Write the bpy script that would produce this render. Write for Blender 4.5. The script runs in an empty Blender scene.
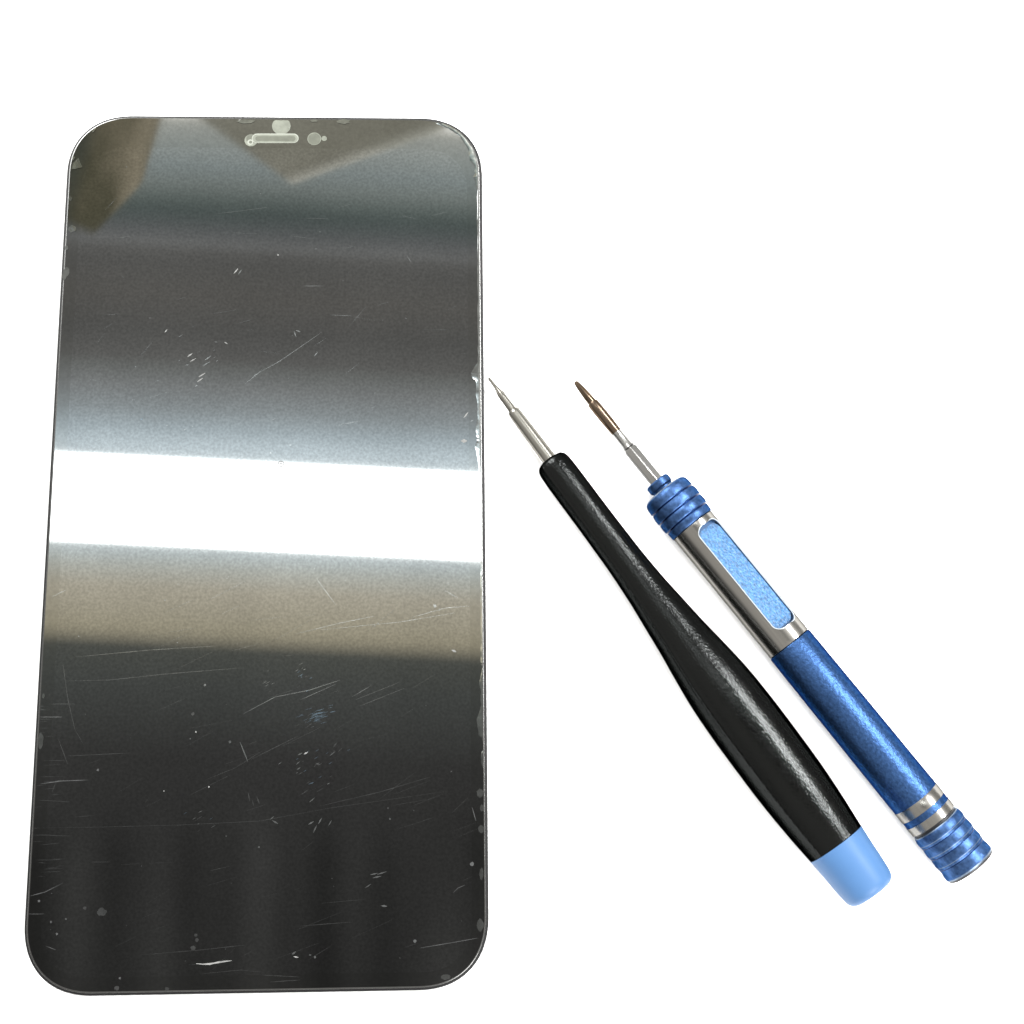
import bpy, bmesh, math, random
from mathutils import Vector, Matrix
random.seed(7)
S = 0.001            # everything below is written in millimetres
scene = bpy.context.scene
col = scene.collection

# ------------------------------------------------------------------ camera
CAM = Vector((31.564, -55.934, 260.445))
R = Matrix(((0.99907, 0.00334, -0.04308), (-0.01273, 0.97548, -0.21971), (0.04129, 0.22005, 0.97461)))
FOC = 1500.0
cam_d = bpy.data.cameras.new('camera'); cam = bpy.data.objects.new('camera', cam_d); col.objects.link(cam)
cam.matrix_world = Matrix.Translation(CAM * S) @ R.to_4x4()
cam_d.sensor_width = 36; cam_d.lens = 36 * FOC / 1024; cam_d.clip_start = 0.01; cam_d.clip_end = 50
scene.camera = cam

def at(px, py, z):
    d = R @ Vector(((px - 512) / FOC, -(py - 512) / FOC, -1))
    return CAM + d * ((z - CAM.z) / d.z)
def refl(px, py):
    d = R @ Vector(((px - 512) / FOC, -(py - 512) / FOC, -1))
    return d.x / -d.z, d.y / -d.z

# ------------------------------------------------------------------ materials
def lin(c):
    c /= 255.0
    return c / 12.92 if c <= 0.04045 else ((c + 0.055) / 1.055) ** 2.4
def srgb(r, g, b, k=1.0): return (lin(r) * k, lin(g) * k, lin(b) * k, 1)

def mat(name, color, metallic=0.0, rough=0.4, spec=0.5, grain=0.0, grain_scale=3000, bump=0.0, bump_scale=3000,
        rough_var=0.0, stretch=(1, 1, 1), coat=0.0, ior=1.5, edge=None, dist=0.00005, grain2=0.0, grain2_scale=300):
    m = bpy.data.materials.new(name); m.use_nodes = True
    nt = m.node_tree; p = nt.nodes['Principled BSDF']
    p.inputs['Base Color'].default_value = (*color[:3], 1)
    p.inputs['Metallic'].default_value = metallic
    p.inputs['Roughness'].default_value = rough
    p.inputs['Specular IOR Level'].default_value = spec
    p.inputs['Coat Weight'].default_value = coat
    p.inputs['IOR'].default_value = ior
    if edge is not None: p.inputs['Specular Tint'].default_value = (edge, edge, edge, 1)
    tc = nt.nodes.new('ShaderNodeTexCoord'); mp = nt.nodes.new('ShaderNodeMapping')
    mp.inputs['Scale'].default_value = stretch
    nt.links.new(tc.outputs['Object'], mp.inputs[0])
    def noise(scale, detail=3):
        n = nt.nodes.new('ShaderNodeTexNoise'); n.inputs['Scale'].default_value = scale
        n.inputs['Detail'].default_value = detail; nt.links.new(mp.outputs[0], n.inputs['Vector']); return n
    def vary(src, n, amt):
        r = nt.nodes.new('ShaderNodeMapRange'); r.inputs['From Min'].default_value = .3; r.inputs['From Max'].default_value = .7
        r.inputs['To Min'].default_value = 1 - amt; r.inputs['To Max'].default_value = 1 + amt
        nt.links.new(n.outputs['Fac'], r.inputs['Value'])
        v = nt.nodes.new('ShaderNodeVectorMath'); v.operation = 'SCALE'
        if src is None: v.inputs[0].default_value = color[:3]
        else: nt.links.new(src, v.inputs[0])
        nt.links.new(r.outputs[0], v.inputs['Scale']); return v.outputs[0]
    c = None
    if grain: c = vary(c, noise(grain_scale, 4), grain)
    if grain2: c = vary(c, noise(grain2_scale, 5), grain2)
    if c is not None: nt.links.new(c, p.inputs['Base Color'])
    if rough_var:
        n = noise(grain2_scale, 4); r = nt.nodes.new('ShaderNodeMapRange')
        r.inputs['From Min'].default_value = .3; r.inputs['From Max'].default_value = .7
        r.inputs['To Min'].default_value = max(0.02, rough - rough_var); r.inputs['To Max'].default_value = rough + rough_var
        nt.links.new(n.outputs['Fac'], r.inputs['Value']); nt.links.new(r.outputs[0], p.inputs['Roughness'])
    if bump:
        n = noise(bump_scale, 2); b = nt.nodes.new('ShaderNodeBump')
        b.inputs['Strength'].default_value = bump; b.inputs['Distance'].default_value = dist
        nt.links.new(n.outputs['Fac'], b.inputs['Height']); nt.links.new(b.outputs[0], p.inputs['Normal'])
    return m

F = 0.25
M = {}
M['table'] = mat('white_board', (.9, .9, .9), rough=.7, spec=.2)
M['glass'] = mat('dark_screen_glass', (F, F, F), 1, .026, grain=.15, grain_scale=2100, grain2=.04, grain2_scale=70)
M['border'] = mat('screen_border_glass', (F*.93, F*.93, F*.92), 1, .03, grain=.09, grain_scale=1900)
M['bezel'] = mat('black_bezel_plastic', (.008, .008, .008), 0, .45, .15)
M['rim'] = mat('polished_glass_rim', (.10, .10, .098), 1, .25)
M['film'] = mat('lifted_film', (.42, .43, .42), 1, .07, grain=.2, grain_scale=700, bump=.35, bump_scale=500, dist=.00004)
M['glue'] = mat('dull_glue', (.31, .32, .31), .97, .07, grain=.2, grain_scale=900)
M['dust'] = mat('grey_dust', (.13, .13, .13), 0, .7, .02)
M['win'] = mat('clear_window', (.085, .089, .072), 0, .25, .3, grain=.10, grain_scale=900)
M['win_edge'] = mat('window_rim', (.125, .132, .108), 0, .3, .4, grain=.15, grain_scale=900)
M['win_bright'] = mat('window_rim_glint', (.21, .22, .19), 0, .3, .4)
M['scr_f'] = mat('faint_scratch', (.27, .275, .275), .97, .1, .2, grain=.25, grain_scale=400)
M['scr_m'] = mat('scratch', (.31, .32, .32), .92, .12, .3, grain=.3, grain_scale=500)
M['scr_b'] = mat('bright_scratch', (.15, .15, .145), 0, .4, .4, grain=.3, grain_scale=700)
M['smudge'] = mat('bluish_smudge', (.21, .28, .35), .92, .12, .3, grain=.3, grain_scale=500)
M['steel'] = mat('satin_steel', (.25, .24, .215), 1, .28, edge=.2, grain=.05, grain_scale=900, stretch=(.08, 1, 1))
M['steel_dk'] = mat('chromed_steel', (.33, .325, .315), 1, .27, edge=.2)
M['bronze'] = mat('bronze_steel', (.125, .092, .066), 1, .26, edge=.2, grain=.1, grain_scale=900, stretch=(.1, 1, 1))
M['sleeve'] = mat('brushed_sleeve_steel', (.27, .26, .242), 1, .24, edge=.25, grain=.06, grain_scale=1800, stretch=(.05, 1, 1), grain2=.04, grain2_scale=120)
M['black'] = mat('black_rubbery_plastic', (.0212, .0222, .0219), 1, .19, .5, edge=0.0, bump=.75, bump_scale=3500, stretch=(.65, 1, 1), dist=.00008, rough_var=.05, grain2_scale=500)
M['cap'] = mat('light_blue_plastic', (.047, .112, .236), 0, .45, .25, bump=.1, bump_scale=1500, dist=.00004, grain2=.03, grain2_scale=200)
M['blue'] = mat('blue_anodised_metal', (.031, .070, .168), 1, .42, edge=.2, grain=.26, grain_scale=1900, bump=.8, bump_scale=1700, dist=.00010, grain2=.05, grain2_scale=150)
M['blue_dk'] = mat('dark_blue_groove', (.006, .018, .07), 1, .4)
M['blue_ring'] = mat('worn_blue_metal', (.040, .082, .188), 1, .45, edge=.3, grain=.35, grain_scale=1300, bump=.5, bump_scale=1500, dist=.00008, grain2=.2, grain2_scale=300)
M['core'] = mat('glittery_light_blue', (.037, .112, .238), 0, .35, .3, grain=.45, grain_scale=2000, bump=.9, bump_scale=2200, dist=.00015)
M['slotglint'] = mat('slot_edge_glint', (.42, .46, .50), .8, .45)  # pale colour stands in for the glint on the slot's chamfer
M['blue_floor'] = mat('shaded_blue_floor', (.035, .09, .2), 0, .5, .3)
M['wear'] = mat('bare_worn_edge', (.13, .17, .23), 1, .5, grain=.3, grain_scale=700)
M['gap'] = mat('dark_gap', (.01, .01, .012), 0, .5)

# ------------------------------------------------------------------ helpers
def finish(bm, name, mats, parent=None, sharp=32):
    for e in bm.edges:
        if len(e.link_faces) == 2:
            try: a = e.calc_face_angle()
            except ValueError: a = 0
            e.smooth = a < math.radians(sharp)
    for f in bm.faces: f.smooth = True
    bmesh.ops.scale(bm, vec=(S, S, S), verts=bm.verts)
    me = bpy.data.meshes.new(name); bm.to_mesh(me); bm.free()
    for m in mats: me.materials.append(M[m])
    o = bpy.data.objects.new(name, me); col.objects.link(o)
    if parent: o.parent = parent
    return o
def thing(name, label, cat, loc=(0, 0, 0), rot=None):
    o = bpy.data.objects.new(name, None); col.objects.link(o)
    o.empty_display_size = .01
    m = Matrix.Translation(Vector(loc) * S)
    if rot is not None: m = m @ rot.to_4x4()
    o.matrix_world = m
    o['label'] = label; o['category'] = cat
    return o
def lathe(name, prof, mats, parent, seg=96, shape=None, fade=None, sharp=32):
    """prof: (s, r, material index) revolved about local X; shape(phi, s) multiplies the radius"""
    bm = bmesh.new(); rings = []
    for s, r, mi in prof:
        ring = []
        for k in range(seg):
            ph = 2 * math.pi * k / seg
            q = r * (shape(ph, s) if shape else 1)
            ring.append(bm.verts.new((s, q * math.sin(ph), q * math.cos(ph))))
        rings.append(ring)
    for i in range(len(rings) - 1):
        for k in range(seg):
            f = bm.faces.new((rings[i][k], rings[i][(k + 1) % seg], rings[i + 1][(k + 1) % seg], rings[i + 1][k]))
            f.material_index = prof[i][2]
    f = bm.faces.new(rings[0][::-1]); f.material_index = prof[0][2]
    f = bm.faces.new(rings[-1]); f.material_index = prof[-2][2]
    bmesh.ops.recalc_face_normals(bm, faces=bm.faces)
    return finish(bm, name, mats, parent, sharp)
def spline(pts, n):
    """smooth (Catmull-Rom, monotone in s) resampling of a profile"""
    out = []
    for i in range(len(pts) - 1):
        p0 = pts[max(i - 1, 0)]; p1 = pts[i]; p2 = pts[i + 1]; p3 = pts[min(i + 2, len(pts) - 1)]
        m1 = (p2[1] - p0[1]) / max(p2[0] - p0[0], 1e-6); m2 = (p3[1] - p1[1]) / max(p3[0] - p1[0], 1e-6)
        h = p2[0] - p1[0]
        for k in range(n):
            t = k / n
            out.append((p1[0] + h * t, (2*t**3 - 3*t*t + 1) * p1[1] + (t**3 - 2*t*t + t) * h * m1 + (-2*t**3 + 3*t*t) * p2[1] + (t**3 - t*t) * h * m2))
    out.append(pts[-1]); return out

# ------------------------------------------------------------------ the surface
bm = bmesh.new(); bmesh.ops.create_grid(bm, x_segments=1, y_segments=1, size=900)
table = finish(bm, 'tabletop', ['table']); table['kind'] = 'structure'

# ------------------------------------------------------------------ the phone screen
W, H, ZT = 76.5, 156.7, 1.8
def outline(w, h, r, n=28, ex=2.3):
    pts = []
    for cx, cy, a0 in ((w/2 - r, h/2 - r, 0), (-w/2 + r, h/2 - r, 90), (-w/2 + r, -h/2 + r, 180), (w/2 - r, -h/2 + r, 270)):
        for k in range(n + 1):
            a = math.radians(90 * k / n); c = max(math.cos(a), 0) ** (2 / ex); s = max(math.sin(a), 0) ** (2 / ex)
            x, y = c * r, s * r
            b = math.radians(a0); pts.append((cx + x * math.cos(b) - y * math.sin(b), cy + x * math.sin(b) + y * math.cos(b)))
    out = []
    for p in pts:
        if not out or (abs(p[0] - out[-1][0]) + abs(p[1] - out[-1][1])) > 1e-4: out.append(p)
    return out
def slab(name, layers, mats, parent, matidx, top_mat, rr=12.0):
    """layers: (inset, z) from bottom to top"""
    bm = bmesh.new(); rings = []
    for ins, z in layers:
        rings.append([bm.verts.new((x, y, z)) for x, y in outline(W - 2 * ins, H - 2 * ins, rr - ins)])
    n = len(rings[0])
    for i in range(len(rings) - 1):
        for k in range(n):
            f = bm.faces.new((rings[i][k], rings[i][(k + 1) % n], rings[i + 1][(k + 1) % n], rings[i + 1][k])); f.material_index = matidx[i]
    f = bm.faces.new(rings[-1]); f.material_index = top_mat
    f = bm.faces.new(rings[0][::-1]); f.material_index = matidx[0]
    bmesh.ops.recalc_face_normals(bm, faces=bm.faces)
    return bm
phone = thing('phone_screen', 'large black glossy phone screen with rounded corners, scratched and reflecting a bright white band', 'phone screen')
bm = slab('bezel', [(.45, .02), (.12, .25), (.0, .6), (.0, 1.3), (.08, 1.48), (.28, 1.56)], ['bezel'], phone, [0]*6, 0)
finish(bm, 'bezel', ['bezel'], phone)
bm = slab('glass_panel', [(.46, 1.5), (.42, 1.66), (.46, 1.74), (.54, 1.785), (.64, ZT), (.68, ZT)], [], phone, [0, 0, 0, 0, 1], 1)

DZ = [0.0]
def flat(bm, pts, mi, z=ZT, lift=.012):
    vs = [bm.verts.new((x, y, z + lift)) for x, y in pts]
    f = bm.faces.new(vs); f.material_index = mi
    f.normal_update()
    if f.normal.z < 0: f.normal_flip()
LAY = [.010]
def nl():
    LAY[0] += .00011; return LAY[0]
def scratch(bm, pts, w, mi):
    """pts: picture positions on the glass, w: width in mm; tapered thin stroke"""
    P = [at(x, y, ZT) for x, y in pts]
    Q = []
    for i in range(len(P) - 1):
        n = max(2, int((P[i+1] - P[i]).length / .8))
        for k in range(n): Q.append(P[i].lerp(P[i+1], k / n))
    Q.append(P[-1])
    m = len(Q); z = ZT + nl(); prev = None
    for i, q in enumerate(Q):
        d = (Q[min(i+1, m-1)] - Q[max(i-1, 0)]); d.z = 0; d.normalize()
        t = i / (m - 1); ww = w * (0.2 + .8 * math.sin(math.pi * t) ** .5) * random.uniform(.5, 1.1) / 2 * (.85 if mi == 4 else 1)
        nx, ny = -d.y * ww, d.x * ww
        cur = (bm.verts.new((q.x + nx, q.y + ny, z)), bm.verts.new((q.x - nx, q.y - ny, z)))
        if prev:
            f = bm.faces.new((prev[0], prev[1], cur[1], cur[0])); f.material_index = mi
            f.normal_update()
            if f.normal.z < 0: f.normal_flip()
        prev = cur
def speck(bm, x, y, r, mi, squash=1, seg=9):
    P = at(x, y, ZT); z = nl()
    flat(bm, [(P.x + r * math.cos(2*math.pi*k/seg) * random.uniform(.75, 1.2), P.y + squash * r * math.sin(2*math.pi*k/seg) * random.uniform(.75, 1.2)) for k in range(seg)], mi, lift=z)

# scratches (index: 2 faint, 3 medium, 4 bright, 5 bluish)
SC = [([(64,681),(110,680),(165,674),(240,668)], .13, 2), ([(75,657),(150,650),(215,646)], .12, 2),
      ([(63,664),(68,700),(75,730),(84,745)], .12, 2), ([(49,704),(75,704)], .16, 2), ([(39,717),(62,717)], .17, 3),
      ([(58,738),(68,765)], .13, 2), ([(40,784),(60,781),(88,780)], .22, 3), ([(66,756),(130,753)], .10, 2),
      ([(34,828),(100,827),(180,825),(260,821),(330,808),(400,798),(448,791)], .07, 2), ([(320,806),(380,792),(430,777)], .11, 2),
      ([(240,742),(248,762)], .18, 3), ([(205,780),(235,768),(262,751)], .10, 2), ([(190,795),(230,775)], .10, 2),
      ([(243,714),(275,697),(310,690),(340,680)], .13, 3), ([(250,760),(300,735)], .08, 2),
      ([(295,634),(340,623),(375,616)], .10, 3), ([(320,630),(400,622),(455,613)], .10, 3), ([(316,578),(336,605)], .10, 3),
      ([(410,618),(445,608),(470,606)], .10, 3), ([(444,590),(458,598)], .13, 3),
      ([(253,376),(280,361),(322,332)], .14, 3), ([(245,384),(262,370)], .10, 3),
      ([(196,963.6),(203,964.2),(210,963.9),(218,962.4),(226,961.2),(232,960.6)], .34, 4), ([(140,955),(200,950),(245,945)], .11, 2), ([(188,965),(200,964)], .11, 2),
      ([(30,896),(45,892),(63,883)], .18, 3), ([(28,914),(45,914)], .16, 3), ([(46,946),(56,950)], .15, 3),
      ([(420,948),(450,943),(478,938)], .13, 3), ([(90,862),(110,862)], .10, 2), ([(300,926),(352,922)], .09, 2),
      ([(407,256),(411,262)], .22, 3), ([(303,286),(324,286)], .10, 3), ([(330,315),(353,316)], .10, 3),
      ([(215,214),(240,211),(270,207)], .10, 2), ([(430,216),(447,212)], .10, 2),
      ([(52,597),(66,590)], .16, 3), ([(36,860),(54,860)], .10, 2), ([(40,845),(60,843)], .10, 2),
      ([(38,800),(70,802)], .10, 2), ([(36,835),(70,836)], .10, 2), ([(262,975),(300,977)], .13, 2), ([(270,982),(300,980)], .12, 2),
      ([(200,974),(240,970),(262,972)], .09, 2), ([(52,792),(56,782)], .12, 2), ([(472,807),(476,821)], .20, 3),
      ([(453,893),(458,888),(465,885)], .15, 3), ([(355,700),(400,682)], .10, 2), ([(360,706),(405,688)], .10, 2),
      ([(352,697),(372,685)], .10, 3), ([(300,700),(336,684)], .10, 3)]
for p, w, mi in SC: scratch(bm, p, w, mi)
for x, y, L, a, w, mi in ((236,271,7,-50,.42,4),(240,272,6,-55,.30,3),(190,355,6,-35,.30,4),(193,360,7,-30,.36,4),(187,365,4,-20,.2,3),
        (208,358,8,-35,.26,3),(206,364,9,-30,.26,3),(202,375,8,-32,.42,4),(200,380,7,-35,.34,4),(196,386,3,-35,.2,3),(226,343,4,35,.3,4),
        (216,342,3,10,.2,3),(166,331,4,-50,.25,4),(150,318,3,0,.2,3),(295,334,6,70,.3,3),(298,331,5,20,.3,3),(316,354,6,-50,.2,3),
        (466,415,7,-52,.5,4),(464,441,6,0,.95,4),(472,421,3,-30,.2,3),
        (454,651,5,25,.62,4),(320,821,7,-60,.3,3),(315,829,8,-65,.36,3),(311,823,6,-30,.3,3),(330,823,6,-60,.3,3),(275,822,7,30,.4,3),(272,818,5,-40,.3,3),
        (377,877,9,-12,.26,3),(382,873,10,-18,.26,3),(374,874,8,-12,.2,3),(368,886,7,-35,.26,3),(294,953,5,-35,.4,3),(296,957,5,10,.3,4),(310,955,3,0,.25,3),
        (305,792,9,-35,.18,2),(312,800,7,-40,.2,3),(320,790,7,-30,.2,2),(300,754,5,-25,.3,3),(306,753,5,-30,.3,4),(298,763,5,-40,.2,3),(318,764,5,20,.3,2),
        (332,754,7,-40,.2,3),(340,750,6,-45,.2,2),(335,745,6,-55,.2,2),(384,906,6,5,.3,3),(258,800,8,70,.3,2),(253,803,7,75,.25,2),(249,797,9,80,.3,2)):
    a = math.radians(a); scratch(bm, [(x - L/2*math.cos(a), y - L/2*math.sin(a)), (x + L/2*math.cos(a), y + L/2*math.sin(a))], w, mi)
for k in range(44):      # bluish rubbed spots
    x, y = random.gauss(316, 6.5), random.gauss(716, 4); L = random.uniform(3, 9)
    scratch(bm, [(x - L/2, y + L*.18 + random.uniform(-1,1)), (x + L/2, y - L*.18)], random.uniform(.05, .15), 5)
for cx, cy, sx, sy, n in ((301,676,4,5,12),(267,682,4,4,8),(200,820,7,5,10),(306,722,6,3,8),(195,350,12,10,8),(315,765,13,14,26),(200,410,40,20,6)):
    for k in range(n):
        x, y = random.gauss(cx, sx), random.gauss(cy, sy); L = random.uniform(1.5, 5)
        scratch(bm, [(x - L/2, y + L*.3), (x + L/2, y - L*.3)], random.uniform(.06, .16), random.choice((5, 3, 2)))
for k in range(28):      # fine hairlines on the left margin and lower half
    x, y = random.uniform(34, 60), random.uniform(700, 880); L = random.uniform(6, 26)
    scratch(bm, [(max(x - L/2, 50 - (y-480)*.052), y), (x + L/2, y + random.uniform(-1.5, .6))], .09, 2)
for k in range(70):
    x, y = random.uniform(70, 465), random.uniform(600, 975); L = random.uniform(8, 50); a = math.radians(random.gauss(-20, 14))
    scratch(bm, [(x, y), (min(x + L*math.cos(a), 478), y + L*math.sin(a))], random.uniform(.03, .07), 2)
for k in range(30):
    x, y = random.uniform(80, 450), random.uniform(200, 430); L = random.uniform(6, 30); a = math.radians(random.gauss(-25, 20))
    scratch(bm, [(x, y), (x + L*math.cos(a), y + L*math.sin(a))], random.uniform(.03, .06), 3)
for x, y, r, mi in ((196,732,.13,4),(230,742,.22,3),(98,770,.22,3),(209,787,.13,4),(102,912,.2,4),(193,714,.28,2),(205,685,.2,3),
                    (51,922,.2,3),(57,934,.2,3),(66,919,.16,3),(39,901,.2,3),(120,978,.2,3),(167,989,.35,2),(117,988,.4,2),(85,908,.3,2),
                    (415,941,.26,3),(472,864,.36,3),(390,819,.16,3),(315,957,.2,3),(259,847,.16,3),(164,791,.11,4),(435,606,.28,3),(196,935,.25,2),
                    (193,948,.4,2),(197,940,.3,2),(165,600,.15,2),(316,249,.14,3),(278,255,.14,4),(240,121,.3,4),(320,232,.12,3)):
    speck(bm, x, y, r, mi)
for k in range(90):
    speck(bm, random.uniform(45, 478), random.uniform(150, 985) , random.uniform(.04, .11), random.choice((2, 3, 3)))
def ring(bm, x, y, r, w, mi):
    P = at(x, y, ZT); z = ZT + nl(); seg = 20; a = []; b = []
    for k in range(seg):
        t = 2 * math.pi * k / seg; a.append(bm.verts.new((P.x + r*math.cos(t), P.y + r*math.sin(t), z)))
        b.append(bm.verts.new((P.x + (r-w)*math.cos(t), P.y + (r-w)*math.sin(t), z)))
    for k in range(seg):
        f = bm.faces.new((a[k], a[(k+1) % seg], b[(k+1) % seg], b[k])); f.material_index = mi
speck(bm, 102, 912, .72, 2, seg=16); ring(bm, 281, 464, .58, .17, 6); speck(bm, 281, 463.5, .16, 6)
finish(bm, 'glass_panel', ['rim', 'border', 'scr_f', 'scr_m', 'scr_b', 'smudge', 'dust'], phone, sharp=60)

# display area (inside the black border)
bm = bmesh.new()
flat(bm, [(x, y - 1.8) for x, y in outline(W - 5.6, H - 9.4, 8.5)], 0, lift=.006)
finish(bm, 'display', ['glass'], phone)

# openings at the top
def capsule(x0, x1, y0, y1, r, n=14):
    pts = []
    for k in range(n + 1): a = -math.pi/2 + math.pi*k/n; pts.append((x1 + r*math.cos(a), y1 + r*math.sin(a)))
    for k in range(n + 1): a = math.pi/2 + math.pi*k/n; pts.append((x0 + r*math.cos(a), y0 + r*math.sin(a)))
    return pts
def plate(name, shapes, mats, parent=phone):
    bm = bmesh.new()
    for pts, mi, z in shapes:
        lo = [bm.verts.new((x, y, ZT + .004)) for x, y in pts]; hi = [bm.verts.new((x, y, ZT + z)) for x, y in pts]
        n = len(pts)
        f = bm.faces.new(hi); f.material_index = mi
        for k in range(n):
            g = bm.faces.new((lo[k], lo[(k+1) % n], hi[(k+1) % n], hi[k])); g.material_index = mi
    bmesh.ops.recalc_face_normals(bm, faces=bm.faces)
    return finish(bm, name, mats, parent)
def circ(x, y, r, n=30, cut=None):
    P = at(x, y, ZT); pts = [(P.x + r*math.cos(2*math.pi*k/n), P.y + r*math.sin(2*math.pi*k/n)) for k in range(n)]
    if cut is not None: pts = [(a, min(b, cut)) for a, b in pts]
    return pts
a = at(257, 138.3, ZT); b = at(293.5, 138.3, ZT); c = at(251.0, 140.6, ZT)
eo = plate('earpiece_slot', [(capsule(a.x, b.x, a.y, b.y, .95), 2, .030), (capsule(a.x, b.x, a.y - .07, b.y - .07, .80), 1, .034),
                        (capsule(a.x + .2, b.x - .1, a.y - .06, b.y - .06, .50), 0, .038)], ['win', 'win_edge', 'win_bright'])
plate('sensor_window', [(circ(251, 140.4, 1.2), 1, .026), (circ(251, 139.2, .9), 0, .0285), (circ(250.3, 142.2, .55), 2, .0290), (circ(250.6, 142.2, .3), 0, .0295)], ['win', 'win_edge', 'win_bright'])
plate('flood_light_window', [(circ(281.3, 126.0, 1.72, cut=at(281, 120.3, ZT).y), 1, .020), (circ(281.3, 125.4, 1.5, cut=at(281, 120.8, ZT).y), 1, .024)], ['win', 'win_edge', 'win_bright'])
plate('front_camera_window', [(circ(314.3, 138.8, 1.27), 1, .020), (circ(314.3, 139.0, 1.16), 0, .024)], ['win', 'win_edge'])
plate('proximity_window', [(circ(324.2, 138.5, .5), 1, .020)], ['win', 'win_edge'])

# lifted film along the edges
def edge_x(y): return 480.6 + .0085 * (y - 118) - 2.9
def film_strip(bm, pts, lift):
    top = []
    for i in range(len(pts) - 1):
        for k in range(5):
            t = k / 5; top.append((pts[i][0] + (pts[i+1][0] - pts[i][0])*t + random.uniform(-.35, .35), pts[i][1] + (pts[i+1][1] - pts[i][1])*t))
    top.append(pts[-1])
    prev = None
    for x, y in top:
        xo = max(edge_x(y), x + .6)
        if y < 178:
            T = [(121.5, 438), (126.4, 451.5), (131.5, 459), (137.3, 464.7), (148.3, 472.9), (160.6, 477.0), (171.5, 478.4), (179, 478.4)]
            for (ya, xa), (yb, xb) in zip(T, T[1:]):
                if ya <= y <= yb: xo = max(x + .6, xa + (xb - xa) * (y - ya) / (yb - ya))
        A = at(x, y, ZT); B = at(xo, y, ZT); Cc = A.lerp(B, .35)
        cur = (bm.verts.new((A.x, A.y, ZT + .004)), bm.verts.new((Cc.x, Cc.y, ZT + lift)), bm.verts.new((B.x, B.y, ZT + .012)))
        if prev:
            bm.faces.new((prev[0], prev[1], cur[1], cur[0])); bm.faces.new((prev[1], prev[2], cur[2], cur[1]))
        prev = cur
def close_film(bm, name, m='film'):
    bmesh.ops.recalc_face_normals(bm, faces=bm.faces)
    for f in bm.faces:
        f.normal_update()
        if f.normal.z < 0: f.normal_flip()
    return finish(bm, name, [m], phone)
bm = bmesh.new()
film_strip(bm, [(436,123.3),(448,128.6),(459.4,136),(467.6,148.3),(470,160.6),(474.6,166.7),(475,173.6),(473,176.8),(475,181),(477.2,190),(477.4,230),(477.6,262),(477.8,300),(478,345),(478,361.7),(474,368),(471,372.8),(472.2,377.5),(476.2,381),(475.9,395),(477.4,404),(477.4,418),(475.6,431),(477,437),(477.3,441),(474.8,446),(478,459),(479,472),(480.4,500)], .03); close_film(bm, 'lifted_film'); bm = bmesh.new()
film_strip(bm, [(480.6,560),(480.8,590),(480.6,620),(480.6,650),(480.6,663)], .014); close_film(bm, 'lifted_film'); bm = bmesh.new()
film_strip(bm, [(480.9,664),(482.2,668),(480.8,675),(479,684),(480.8,689),(481,705),(479,713),(476.3,720),(478,728),(478.4,735),(482,738),(482.8,742)], .014); close_film(bm, 'lifted_film', 'glue'); bm = bmesh.new()
film_strip(bm, [(483,750),(481,755),(480.8,762),(483.2,768)], .014); close_film(bm, 'lifted_film', 'glue')
def blob(bm, x, y, rx, ry, dome=.005):
    P = at(x, y, ZT); n = 14
    rim = [bm.verts.new((P.x + rx*math.cos(2*math.pi*k/n)*random.uniform(.8, 1.15), P.y + ry*math.sin(2*math.pi*k/n)*random.uniform(.8, 1.15), ZT + nl())) for k in range(n)]
    cz = bm.verts.new((P.x, P.y, ZT + LAY[0]))
    for k in range(n): bm.faces.new((rim[k], rim[(k+1) % n], cz))
for q in ((72.3,229,.75,.7),(66.6,272,.6,.9),(64.5,276,.45,.8),(70.5,199,.3,.5),(66.6,248,.3,.5),
          (43.6,696,.25,.45),(480.2,793,.65,.75),(482,808,.35,.6),(481.2,829,.5,.65),(481.4,874,.35,1.0),(480.4,925,.55,1.0),(479.7,926.5,.35,.5),
          (446,977,.9,.45),(246,121.6,1.7,.4),(314,121.0,.8,.25),(343.6,121.6,1.2,.5),(41,741,.5,1.5)):
    bm = bmesh.new(); blob(bm, *q); close_film(bm, 'glue_flake', 'film' if 200 < q[1] < 280 else 'glue')
# triangular flake by the upper left corner
for tri in ([(71.5,169.5),(73,163.5),(78.5,158),(80.5,163),(82.5,167.5),(76,169)],
            [(91.5,131.5),(95.5,127.8),(96.5,128.5),(93,133)], [(72.2,161),(73,156),(75.5,157.5),(73.5,160.5)]):
    bm = bmesh.new(); flat(bm, [(at(x, y, ZT).x, at(x, y, ZT).y) for x, y in tri], 0, lift=nl() + .01); close_film(bm, 'glue_flake')
# ------------------------------------------------------------------ tool frames
def frame(P0, P1):
    X = (Vector(P1) - Vector(P0)).normalized(); Y = Vector((0, 0, 1)).cross(X).normalized(); Z = X.cross(Y)
    return Matrix((X, Y, Z)).transposed()

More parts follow.
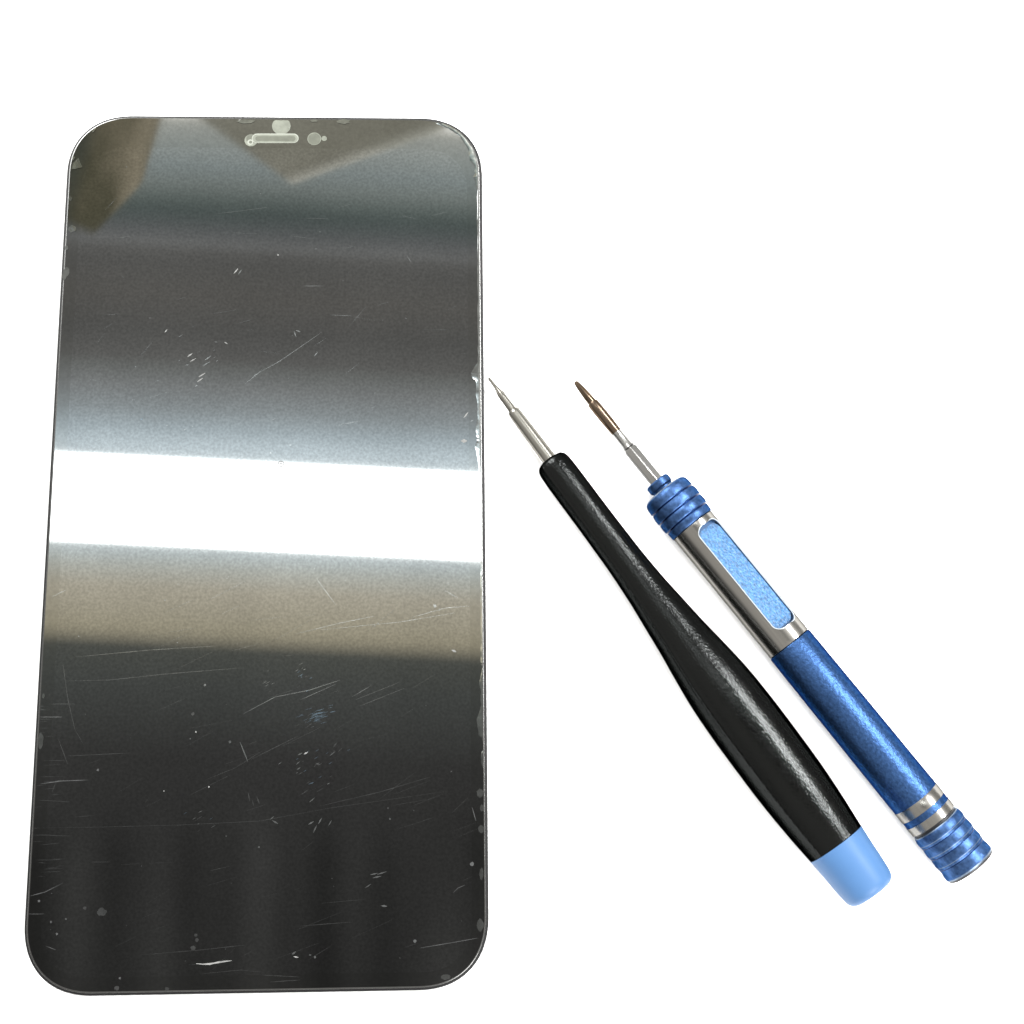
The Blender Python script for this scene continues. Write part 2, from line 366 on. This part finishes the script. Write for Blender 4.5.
# black screwdriver
P0, P1 = (39.27, 26.76, 2.329), (101.15, -63.41, 8.354)
drv = thing('screwdriver', 'black plastic handled screwdriver with light blue end cap and thin steel shaft', 'screwdriver', P0, frame(P0, P1))
hp = [(18.6, 1.6), (18.7, 2.2), (19.0, 2.7), (19.55, 3.0), (20.5, 3.15), (23.2, 3.22), (29.8, 3.23), (35, 3.27), (41.3, 3.38), (47.4, 3.72), (51.25, 4.08), (57.8, 4.72),
      (62.9, 5.35), (67.6, 5.85), (73, 6.13), (79.6, 6.2), (87.8, 6.1), (94.3, 5.74), (100.0, 5.24)]
hp = spline(hp, 5)
def section(ph, s):
    d = (math.degrees(ph) + 180) % 360 - 180
    k = 0
    for c in (48, -48, 132, -132):
        x = abs((d - c + 180) % 360 - 180)
        fadeo = 1 if s < 66 else max(.35, 1 - (s - 66) / 30)
        k += fadeo * (.034 * math.exp(-(x / 5.0) ** 2) + .012 * math.exp(-(x / 20.0) ** 2))
    return 1 + k - .008
lathe('handle', [(s, r, 0) for s, r in hp], ['black'], drv, seg=180, shape=section, sharp=50)
lathe('end_cap', [(100.06, 4.9, 0), (100.1, 5.21, 0), (100.3, 5.19, 0)] + [(s, r, 0) for s, r in spline([(100.4, 5.18), (103, 4.97), (106, 4.77), (107.9, 4.6), (108.8, 4.45), (109.4, 4.15), (109.8, 3.65), (109.98, 2.9), (110.02, 1.2)], 4)],
      ['cap'], drv, seg=128, sharp=60)
def flute(n, s1, amp):
    return lambda ph, s: 1 + (amp * math.cos(n * ph) * max(0, min(1, (s1 - s) / (s1 * .5))))
lathe('shaft', [(-.3, .15, 0), (-.25, .22, 0), (1.6, .28, 0), (2.4, .38, 0), (3.2, .60, 0), (3.35, .66, 0), (4.2, .68, 0), (5.5, .69, 0), (7.0, .72, 0), (7.05, .66, 0), (7.15, .66, 0), (7.2, .90, 0), (7.5, 1.08, 0), (7.9, 1.12, 0),
                (12, 1.2, 0), (18.8, 1.30, 0)], ['steel'], drv, seg=60, shape=flute(5, 4.2, .16))

# blue screwdriver
P0, P1 = (54.675, 25.32, 4.75), (119.185, -59.531, 4.75)
drb = thing('screwdriver', 'blue metal pen style screwdriver with silver sleeve and ribbed ends', 'screwdriver', P0, frame(P0, P1))
lathe('bit', [(-.3, .16, 1), (-.15, .32, 1), (.4, .42, 1), (1.4, .52, 1), (3.0, .66, 1), (4.3, .78, 1), (4.4, .74, 1), (4.5, .74, 1), (4.55, .88, 1), (4.9, 1.0, 1), (6.2, 1.02, 1), (9, 1.0, 1), (11.4, .93, 1), (11.5, .88, 0), (12.2, .86, 0), (14.3, .92, 0), (14.4, .95, 0), (14.7, 1.02, 0), (15.0, 1.1, 0)],
      ['steel_dk', 'bronze'], drb, seg=60, shape=flute(4, 4.3, .18))
def hexs(ph, s):
    a = ((ph + math.radians(6)) % (math.pi / 3)) - math.pi / 6
    return min(1.0, .895 / math.cos(a))
lathe('hex_shank', [(14.98, .9, 0), (15.3, 1.2, 0), (15.6, 1.29, 0), (23.0, 1.30, 0)], ['steel_dk'], drb, seg=72, shape=hexs, sharp=18)
lathe('bit_collar', [(22.75, 1.5, 0), (22.8, 2.05, 0), (23.05, 2.27, 0), (24.1, 2.27, 0), (24.4, 2.0, 0), (25.3, 2.0, 0)], ['blue_ring'], drb)
nose = [(24.75, 2.1, 1), (24.85, 3.7, 1), (25.1, 4.05, 0), (25.35, 4.28, 0), (25.9, 4.45, 0), (26.8, 4.52, 0), (27.1, 4.48, 2), (27.2, 4.38, 2), (27.32, 4.38, 2), (27.42, 4.5, 0), (28.1, 4.62, 0), (28.95, 4.62, 0), (29.15, 4.54, 2),
        (29.25, 4.42, 2), (29.37, 4.42, 2), (29.47, 4.52, 0), (30.1, 4.60, 0), (30.9, 4.56, 0), (31.1, 4.46, 2), (31.2, 4.3, 2), (31.32, 4.3, 2), (31.42, 4.36, 0), (32.6, 4.3, 0), (32.75, 4.2, 0), (32.8, 3.8, 0)]
lathe('ribbed_nose', nose, ['blue_ring', 'wear', 'blue_dk'], drb, sharp=40)

# silver sleeve with a slot cut through its wall
def sleeve():
    bm = bmesh.new(); seg = 160
    prof = [(32.78, 3.75), (32.8, 4.0), (32.95, 4.12)] + [(33.5 + i * .5, 4.12) for i in range(51)] + [(59.1, 4.12), (59.2, 4.02), (59.25, 3.7)]
    inner = [(59.25, 3.55), (32.78, 3.55)]
    rings = [[bm.verts.new((s, r*math.sin(2*math.pi*k/seg), r*math.cos(2*math.pi*k/seg))) for k in range(seg)] for s, r in prof + inner]
    n = len(rings)
    for i in range(n):
        a, b = rings[i], rings[(i+1) % n]
        for k in range(seg): bm.faces.new((a[k], a[(k+1) % seg], b[(k+1) % seg], b[k]))
    bmesh.ops.recalc_face_normals(bm, faces=bm.faces)
    o = finish(bm, 'sleeve', ['sleeve'], drb)
    cb = bmesh.new(); sa, sb, hw, r = 34.15, 56.4, 2.42, 1.5
    pts = []
    for cx, cy, a0 in ((sb - r, hw - r, 0), (sa + r, hw - r, 90), (sa + r, -hw + r, 180), (sb - r, -hw + r, 270)):
        for k in range(13):
            a = math.radians(a0 + 90 * k / 12); pts.append((cx + r*math.cos(a), cy + r*math.sin(a)))
    lo = [cb.verts.new((x, y, 1.5)) for x, y in pts]; hi = [cb.verts.new((x, y, 6)) for x, y in pts]; m = len(pts)
    cb.faces.new(hi); cb.faces.new(lo[::-1])
    for k in range(m): cb.faces.new((lo[k], lo[(k+1) % m], hi[(k+1) % m], hi[k]))
    bmesh.ops.rotate(cb, verts=cb.verts, cent=(0, 0, 0), matrix=Matrix.Rotation(-math.radians(18), 3, 'X'))
    bmesh.ops.recalc_face_normals(cb, faces=cb.faces)
    c = finish(cb, 'cutter', ['wear'], drb)
    o.data.materials.append(M['wear'])
    md = o.modifiers.new('b', 'BOOLEAN'); md.object = c; md.operation = 'DIFFERENCE'; md.solver = 'EXACT'
    bv = o.modifiers.new('v', 'BEVEL'); bv.width = .10 * S; bv.segments = 2; bv.limit_method = 'ANGLE'; bv.angle_limit = math.radians(35)
    bpy.context.view_layer.update()
    dg = bpy.context.evaluated_depsgraph_get()
    me = bpy.data.meshes.new_from_object(o.evaluated_get(dg)); me.name = 'sleeve'
    o.modifiers.clear(); o.data = me
    bpy.data.objects.remove(c, do_unlink=True)
    tmp = bmesh.new(); tmp.from_mesh(me)
    for e in tmp.edges:
        if len(e.link_faces) == 2: e.smooth = e.calc_face_angle(0) < math.radians(25)
    for f in tmp.faces: f.smooth = True
    tmp.to_mesh(me); tmp.free()
    return o
sl = sleeve()
# inlay seen through the slot: a flat-topped textured bar
bm = bmesh.new(); hw, sa, sb, r = 2.40, 34.75, 56.1, 1.45; pts = []
for cx, cy, a0 in ((sb - r, hw - r, 0), (sa + r, hw - r, 90), (sa + r, -hw + r, 180), (sb - r, -hw + r, 270)):
    for k in range(13):
        a = math.radians(a0 + 90 * k / 12); pts.append((cx + r*math.cos(a), cy + r*math.sin(a)))
hi = [bm.verts.new((x, y, 2.95)) for x, y in pts]; lo = [bm.verts.new((x, y, 1.8)) for x, y in pts]; m = len(pts)
bm.faces.new(hi); bm.faces.new(lo[::-1])
for k in range(m): bm.faces.new((lo[k], lo[(k+1) % m], hi[(k+1) % m], hi[k]))
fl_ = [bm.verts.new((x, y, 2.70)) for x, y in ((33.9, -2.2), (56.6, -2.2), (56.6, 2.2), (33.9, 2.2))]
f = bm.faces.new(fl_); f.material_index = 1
bmesh.ops.rotate(bm, verts=bm.verts, cent=(0, 0, 0), matrix=Matrix.Rotation(-math.radians(18), 3, 'X'))
bmesh.ops.recalc_face_normals(bm, faces=bm.faces)
finish(bm, 'inlay', ['core', 'blue_floor'], drb)
bm = bmesh.new(); rings = []; hw, r = 2.50, 1.55; sa, sb = 34.08, 56.47; path = []
for cx, cy, a0 in ((sb - r, hw - r, 0), (sa + r, hw - r, 90), (sa + r, -hw + r, 180), (sb - r, -hw + r, 270)):
    for k in range(11):
        a = math.radians(a0 + 9 * k); path.append(Vector((cx + r*math.cos(a), cy + r*math.sin(a), 0)))
for i, p in enumerate(path):
    d = (path[(i+1) % len(path)] - path[i-1]).normalized(); n = Vector((d.y, -d.x, 0))
    z = math.sqrt(max(4.12**2 - p.y**2, 0)) - .02
    rings.append([bm.verts.new((p.x + n.x*.10*math.cos(t), p.y + n.y*.10*math.cos(t), z + .10*math.sin(t))) for t in [2*math.pi*j/8 for j in range(8)]])
for i in range(len(rings)):
    a, b = rings[i], rings[(i+1) % len(rings)]
    for j in range(8): bm.faces.new((a[j], a[(j+1) % 8], b[(j+1) % 8], b[j]))
bmesh.ops.rotate(bm, verts=bm.verts, cent=(0, 0, 0), matrix=Matrix.Rotation(-math.radians(18), 3, 'X'))
bmesh.ops.recalc_face_normals(bm, faces=bm.faces)
finish(bm, 'slot_glint_ring', ['slotglint'], drb)  # thin ring added along the slot to draw its edge highlight

lathe('barrel', [(59.27, 3.9, 0), (59.3, 4.12, 0), (59.5, 4.22, 0), (76, 4.3, 0), (92.3, 4.36, 0), (92.45, 4.36, 1), (92.5, 4.40, 1), (94.4, 4.40, 1), (94.45, 4.34, 0), (95.55, 4.34, 0), (95.6, 4.40, 1), (97.1, 4.40, 1),
                 (97.2, 4.3, 2), (97.3, 4.0, 2), (97.65, 4.0, 2)], ['blue', 'sleeve', 'gap'], drb, sharp=40)
kn = [(97.6, 3.9, 1), (97.66, 4.36, 1), (97.8, 4.46, 0)]
s0 = 97.8; pitch = 2.19
for i in range(4):
    a = s0 + i * pitch
    if i == 3: kn += [(a + .3, 4.5, 0), (a + .9, 4.62, 0)]
    else: kn += [(a + .5, 4.59, 0), (a + 1.1, 4.65, 0), (a + 1.4, 4.64, 1), (a + 1.5, 4.60, 0), (a + 1.9, 4.55, 2), (a + 1.98, 4.50, 2), (a + 2.06, 4.52, 0)]
kn += [(105.8, 4.66, 0), (106.1, 4.68, 1), (106.3, 4.63, 1), (106.4, 4.55, 3), (106.75, 4.48, 3), (106.85, 4.3, 3), (106.9, 2.0, 3)]
lathe('ribbed_end', kn, ['blue_ring', 'wear', 'blue_dk', 'gap'], drb, sharp=40)

# ------------------------------------------------------------------ surroundings painted into the world colour, for the reflections
w = bpy.data.worlds.new('World'); scene.world = w; w.use_nodes = True
nt = w.node_tree; N = nt.nodes; L = nt.links
for n in list(N): N.remove(n)
out = N.new('ShaderNodeOutputWorld'); bg = N.new('ShaderNodeBackground'); L.new(bg.outputs[0], out.inputs[0])
tc = N.new('ShaderNodeTexCoord'); sp = N.new('ShaderNodeSeparateXYZ'); L.new(tc.outputs['Generated'], sp.inputs[0])
def mth(op, a, b=None, c=None, clamp=False):
    n = N.new('ShaderNodeMath'); n.operation = op; n.use_clamp = clamp
    for i, v in enumerate((a, b, c)):
        if v is None: continue
        if isinstance(v, (int, float)): n.inputs[i].default_value = v
        else: L.new(v, n.inputs[i])
    return n.outputs[0]
zc = mth('MAXIMUM', sp.outputs[2], .02)
u = mth('DIVIDE', sp.outputs[0], zc); v = mth('DIVIDE', sp.outputs[1], zc)
uc = mth('ADD', u, .12)
s = mth('ADD', v, mth('MULTIPLY', uc, .055))
cmb = N.new('ShaderNodeCombineXYZ'); L.new(u, cmb.inputs[0]); L.new(v, cmb.inputs[1])
def wnoise(scale, sx=1, sy=1, detail=2):
    mp = N.new('ShaderNodeMapping'); mp.inputs['Scale'].default_value = (sx, sy, 1); L.new(cmb.outputs[0], mp.inputs[0])
    n = N.new('ShaderNodeTexNoise'); n.inputs['Scale'].default_value = scale; n.inputs['Detail'].default_value = detail
    L.new(mp.outputs[0], n.inputs['Vector']); return n.outputs['Fac']
K = 4.0
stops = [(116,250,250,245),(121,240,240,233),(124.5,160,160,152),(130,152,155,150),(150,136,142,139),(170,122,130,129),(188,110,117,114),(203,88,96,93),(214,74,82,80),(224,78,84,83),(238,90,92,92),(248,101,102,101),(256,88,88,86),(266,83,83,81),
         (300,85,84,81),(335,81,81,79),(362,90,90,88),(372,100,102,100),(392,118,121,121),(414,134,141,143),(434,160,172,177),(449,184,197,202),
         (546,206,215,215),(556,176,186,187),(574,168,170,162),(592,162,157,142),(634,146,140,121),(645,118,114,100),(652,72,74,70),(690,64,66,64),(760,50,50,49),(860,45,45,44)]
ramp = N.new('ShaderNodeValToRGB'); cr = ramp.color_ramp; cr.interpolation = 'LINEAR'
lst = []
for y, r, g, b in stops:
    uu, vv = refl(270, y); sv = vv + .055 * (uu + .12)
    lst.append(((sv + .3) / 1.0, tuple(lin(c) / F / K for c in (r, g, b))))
lst.sort()
while len(cr.elements) > 1: cr.elements.remove(cr.elements[0])
cr.elements[0].position = lst[0][0]; cr.elements[0].color = (*lst[0][1], 1)
for p, c in lst[1:]:
    e = cr.elements.new(p); e.color = (*c, 1)
L.new(mth('ADD', s, .3), ramp.inputs[0])
def vscale(c, f):
    n = N.new('ShaderNodeVectorMath'); n.operation = 'SCALE'
    if isinstance(c, tuple): n.inputs[0].default_value = c
    else: L.new(c, n.inputs[0])
    if isinstance(f, (int, float)): n.inputs['Scale'].default_value = f
    else: L.new(f, n.inputs['Scale'])
    return n.outputs[0]
def mix(f, a, b):
    n = N.new('ShaderNodeMix'); n.data_type = 'RGBA'
    if isinstance(f, (int, float)): n.inputs[0].default_value = f
    else: L.new(f, n.inputs[0])
    for k, x in ((6, a), (7, b)):
        if isinstance(x, tuple): n.inputs[k].default_value = (*x[:3], 1)
        else: L.new(x, n.inputs[k])
    return n.outputs[2]
def half(p, q, inside, wd=.006):
    """smooth half plane through two reflected directions, containing `inside`; returns (mask, signed distance)"""
    a = Vector(refl(*p)); b = Vector(refl(*q)); i = Vector(refl(*inside)); d = (b - a).normalized(); n = Vector((-d.y, d.x))
    if (i - a).dot(n) < 0: n = -n
    c = a.dot(n)
    sd = mth('SUBTRACT', mth('ADD', mth('MULTIPLY', u, n.x), mth('MULTIPLY', v, n.y)), c)
    return mth('ADD', mth('DIVIDE', sd, wd), .5, clamp=True), sd
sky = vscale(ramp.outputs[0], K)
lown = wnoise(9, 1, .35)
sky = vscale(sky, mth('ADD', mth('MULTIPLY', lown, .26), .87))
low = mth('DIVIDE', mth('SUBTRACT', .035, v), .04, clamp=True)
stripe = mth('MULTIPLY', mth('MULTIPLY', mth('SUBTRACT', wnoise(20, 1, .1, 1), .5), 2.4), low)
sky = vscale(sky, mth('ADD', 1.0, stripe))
rc = lambda r, g, b: tuple(lin(c) / F for c in (r, g, b))
# grey triangular reflection with a bright edge, painted into the world colour
t1, d1 = half((200, 118), (288, 181), (290, 140), .005); t2, d2 = half((296, 183), (455, 126), (290, 140), .003)
tri = mth('MULTIPLY', t1, t2)
glow = mth('POWER', mth('SUBTRACT', 1.0, mth('DIVIDE', mth('ABSOLUTE', d2), .010), clamp=True), 1.5)
tn = wnoise(22, 1, 1, 3)
tcol = mix(tn, rc(98, 96, 86), rc(132, 131, 120))
tcol = mix(mth('MULTIPLY', glow, .75), tcol, rc(175, 175, 165))
sky = mix(tri, sky, tcol)
# the photographer's hand, out of focus
h1, _d = half((163, 112), (141, 186), (90, 150), .003); h2, _ = half((143, 182), (94, 234), (90, 150), .003); h3, _ = half((100, 236), (60, 220), (90, 150), .008)
h4, _ = half((80, 180), (98, 118), (120, 150), .010)
hand = mth('MULTIPLY', mth('MULTIPLY', h1, h2), h3)
hcol = mix(mth('ADD', mth('MULTIPLY', mth('SUBTRACT', wnoise(16, 1.6, .8, 3), .5), 3.2), .42, clamp=True), rc(74, 72, 58), rc(112, 106, 90))
tan_m = mth('SUBTRACT', 1.0, mth('DIVIDE', mth('ABSOLUTE', mth('SUBTRACT', mth('ADD', _d, mth('MULTIPLY', wnoise(18, 1, 1, 2), .02)), .018)), .012), clamp=True)
hcol = mix(mth('MULTIPLY', tan_m, .5), hcol, rc(140, 132, 114))
hcol = mix(mth('SUBTRACT', 1.0, h4), hcol, rc(66, 68, 60))
sky = mix(hand, sky, hcol)
# away from the zenith: added grey tones, graded by side to suit the tools' reflections
def edge(x, lo, wd): return mth('DIVIDE', mth('SUBTRACT', x, lo), wd, clamp=True)
far = mth('MAXIMUM', mth('MAXIMUM', edge(u, .035, .03), edge(mth('MULTIPLY', u, -1.0), .33, .05)),
          mth('MAXIMUM', edge(v, .60, .05), edge(mth('MULTIPLY', v, -1.0), .10, .04)))
far = mth('MAXIMUM', far, mth('LESS_THAN', sp.outputs[2], .1))
side = mth('ADD', mth('MULTIPLY', sp.outputs[0], .82), mth('MULTIPLY', sp.outputs[1], .57))
rr = N.new('ShaderNodeValToRGB'); e = rr.color_ramp.elements
e[0].position = .015; e[0].color = (.12, .12, .12, 1); e[1].position = 1; e[1].color = (.55, .55, .53, 1)
for p_, c_ in ((.06, (.85, .83, .79, 1)), (.5, (.95, .93, .88, 1)), (.62, (.95, .93, .88, 1)), (.8, (.60, .60, .57, 1))):
    q_ = e.new(p_); q_.color = c_
L.new(mth('ADD', mth('MULTIPLY', side, .5), .5), rr.inputs[0])
sky = mix(far, sky, rr.outputs[0])
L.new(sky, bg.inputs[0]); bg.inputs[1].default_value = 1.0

# ------------------------------------------------------------------ lamps
def area(name, loc, size, radiance, target, color=(1, 1, 1), xaxis=None):
    ld = bpy.data.lights.new(name, 'AREA'); ld.shape = 'RECTANGLE'; ld.size, ld.size_y = size[0] * S, size[1] * S
    ld.energy = radiance * math.pi * size[0] * size[1] * S * S; ld.color = color
    o = bpy.data.objects.new(name, ld); col.objects.link(o)
    z = (Vector(loc) - Vector(target)).normalized(); x = Vector(xaxis or (1, 0, 0)); y = z.cross(x).normalized(); x = y.cross(z)
    o.matrix_world = Matrix.Translation(Vector(loc) * S) @ Matrix((x, y, z)).transposed().to_4x4()
    return o
# ceiling tube, seen as the white band in the glass
area('ceiling_tube_lamp', (-238, 463, 2000), (700, 139), 9.0, (-238, 463, 0), (1, 1, .99), xaxis=(708, -38, 0))
# two added fill lamps along the tools, whitening the table and each other's shadows
area('added_fill_lamp', (40 - 560, -20 + 720, 640), (560, 560), 20.0, (40, -20, 0))
area('added_fill_lamp', (40 + 560, -20 - 720, 640), (560, 560), 20.0, (40, -20, 0))
# lamp up to the right, the streak on the handles
area('strip_lamp', (85 + 560, -20 + 400, 1000), (620, 95), 135.0, (85, -20, 0), xaxis=(.57, -.82, 0))

# ------------------------------------------------------------------ render settings
scene.render.engine = 'CYCLES'
scene.cycles.use_denoising = True
scene.view_settings.view_transform = 'Standard'; scene.view_settings.look = 'None'
scene.view_settings.exposure = 0; scene.view_settings.gamma = 1
scene.render.resolution_x = scene.render.resolution_y = 1024
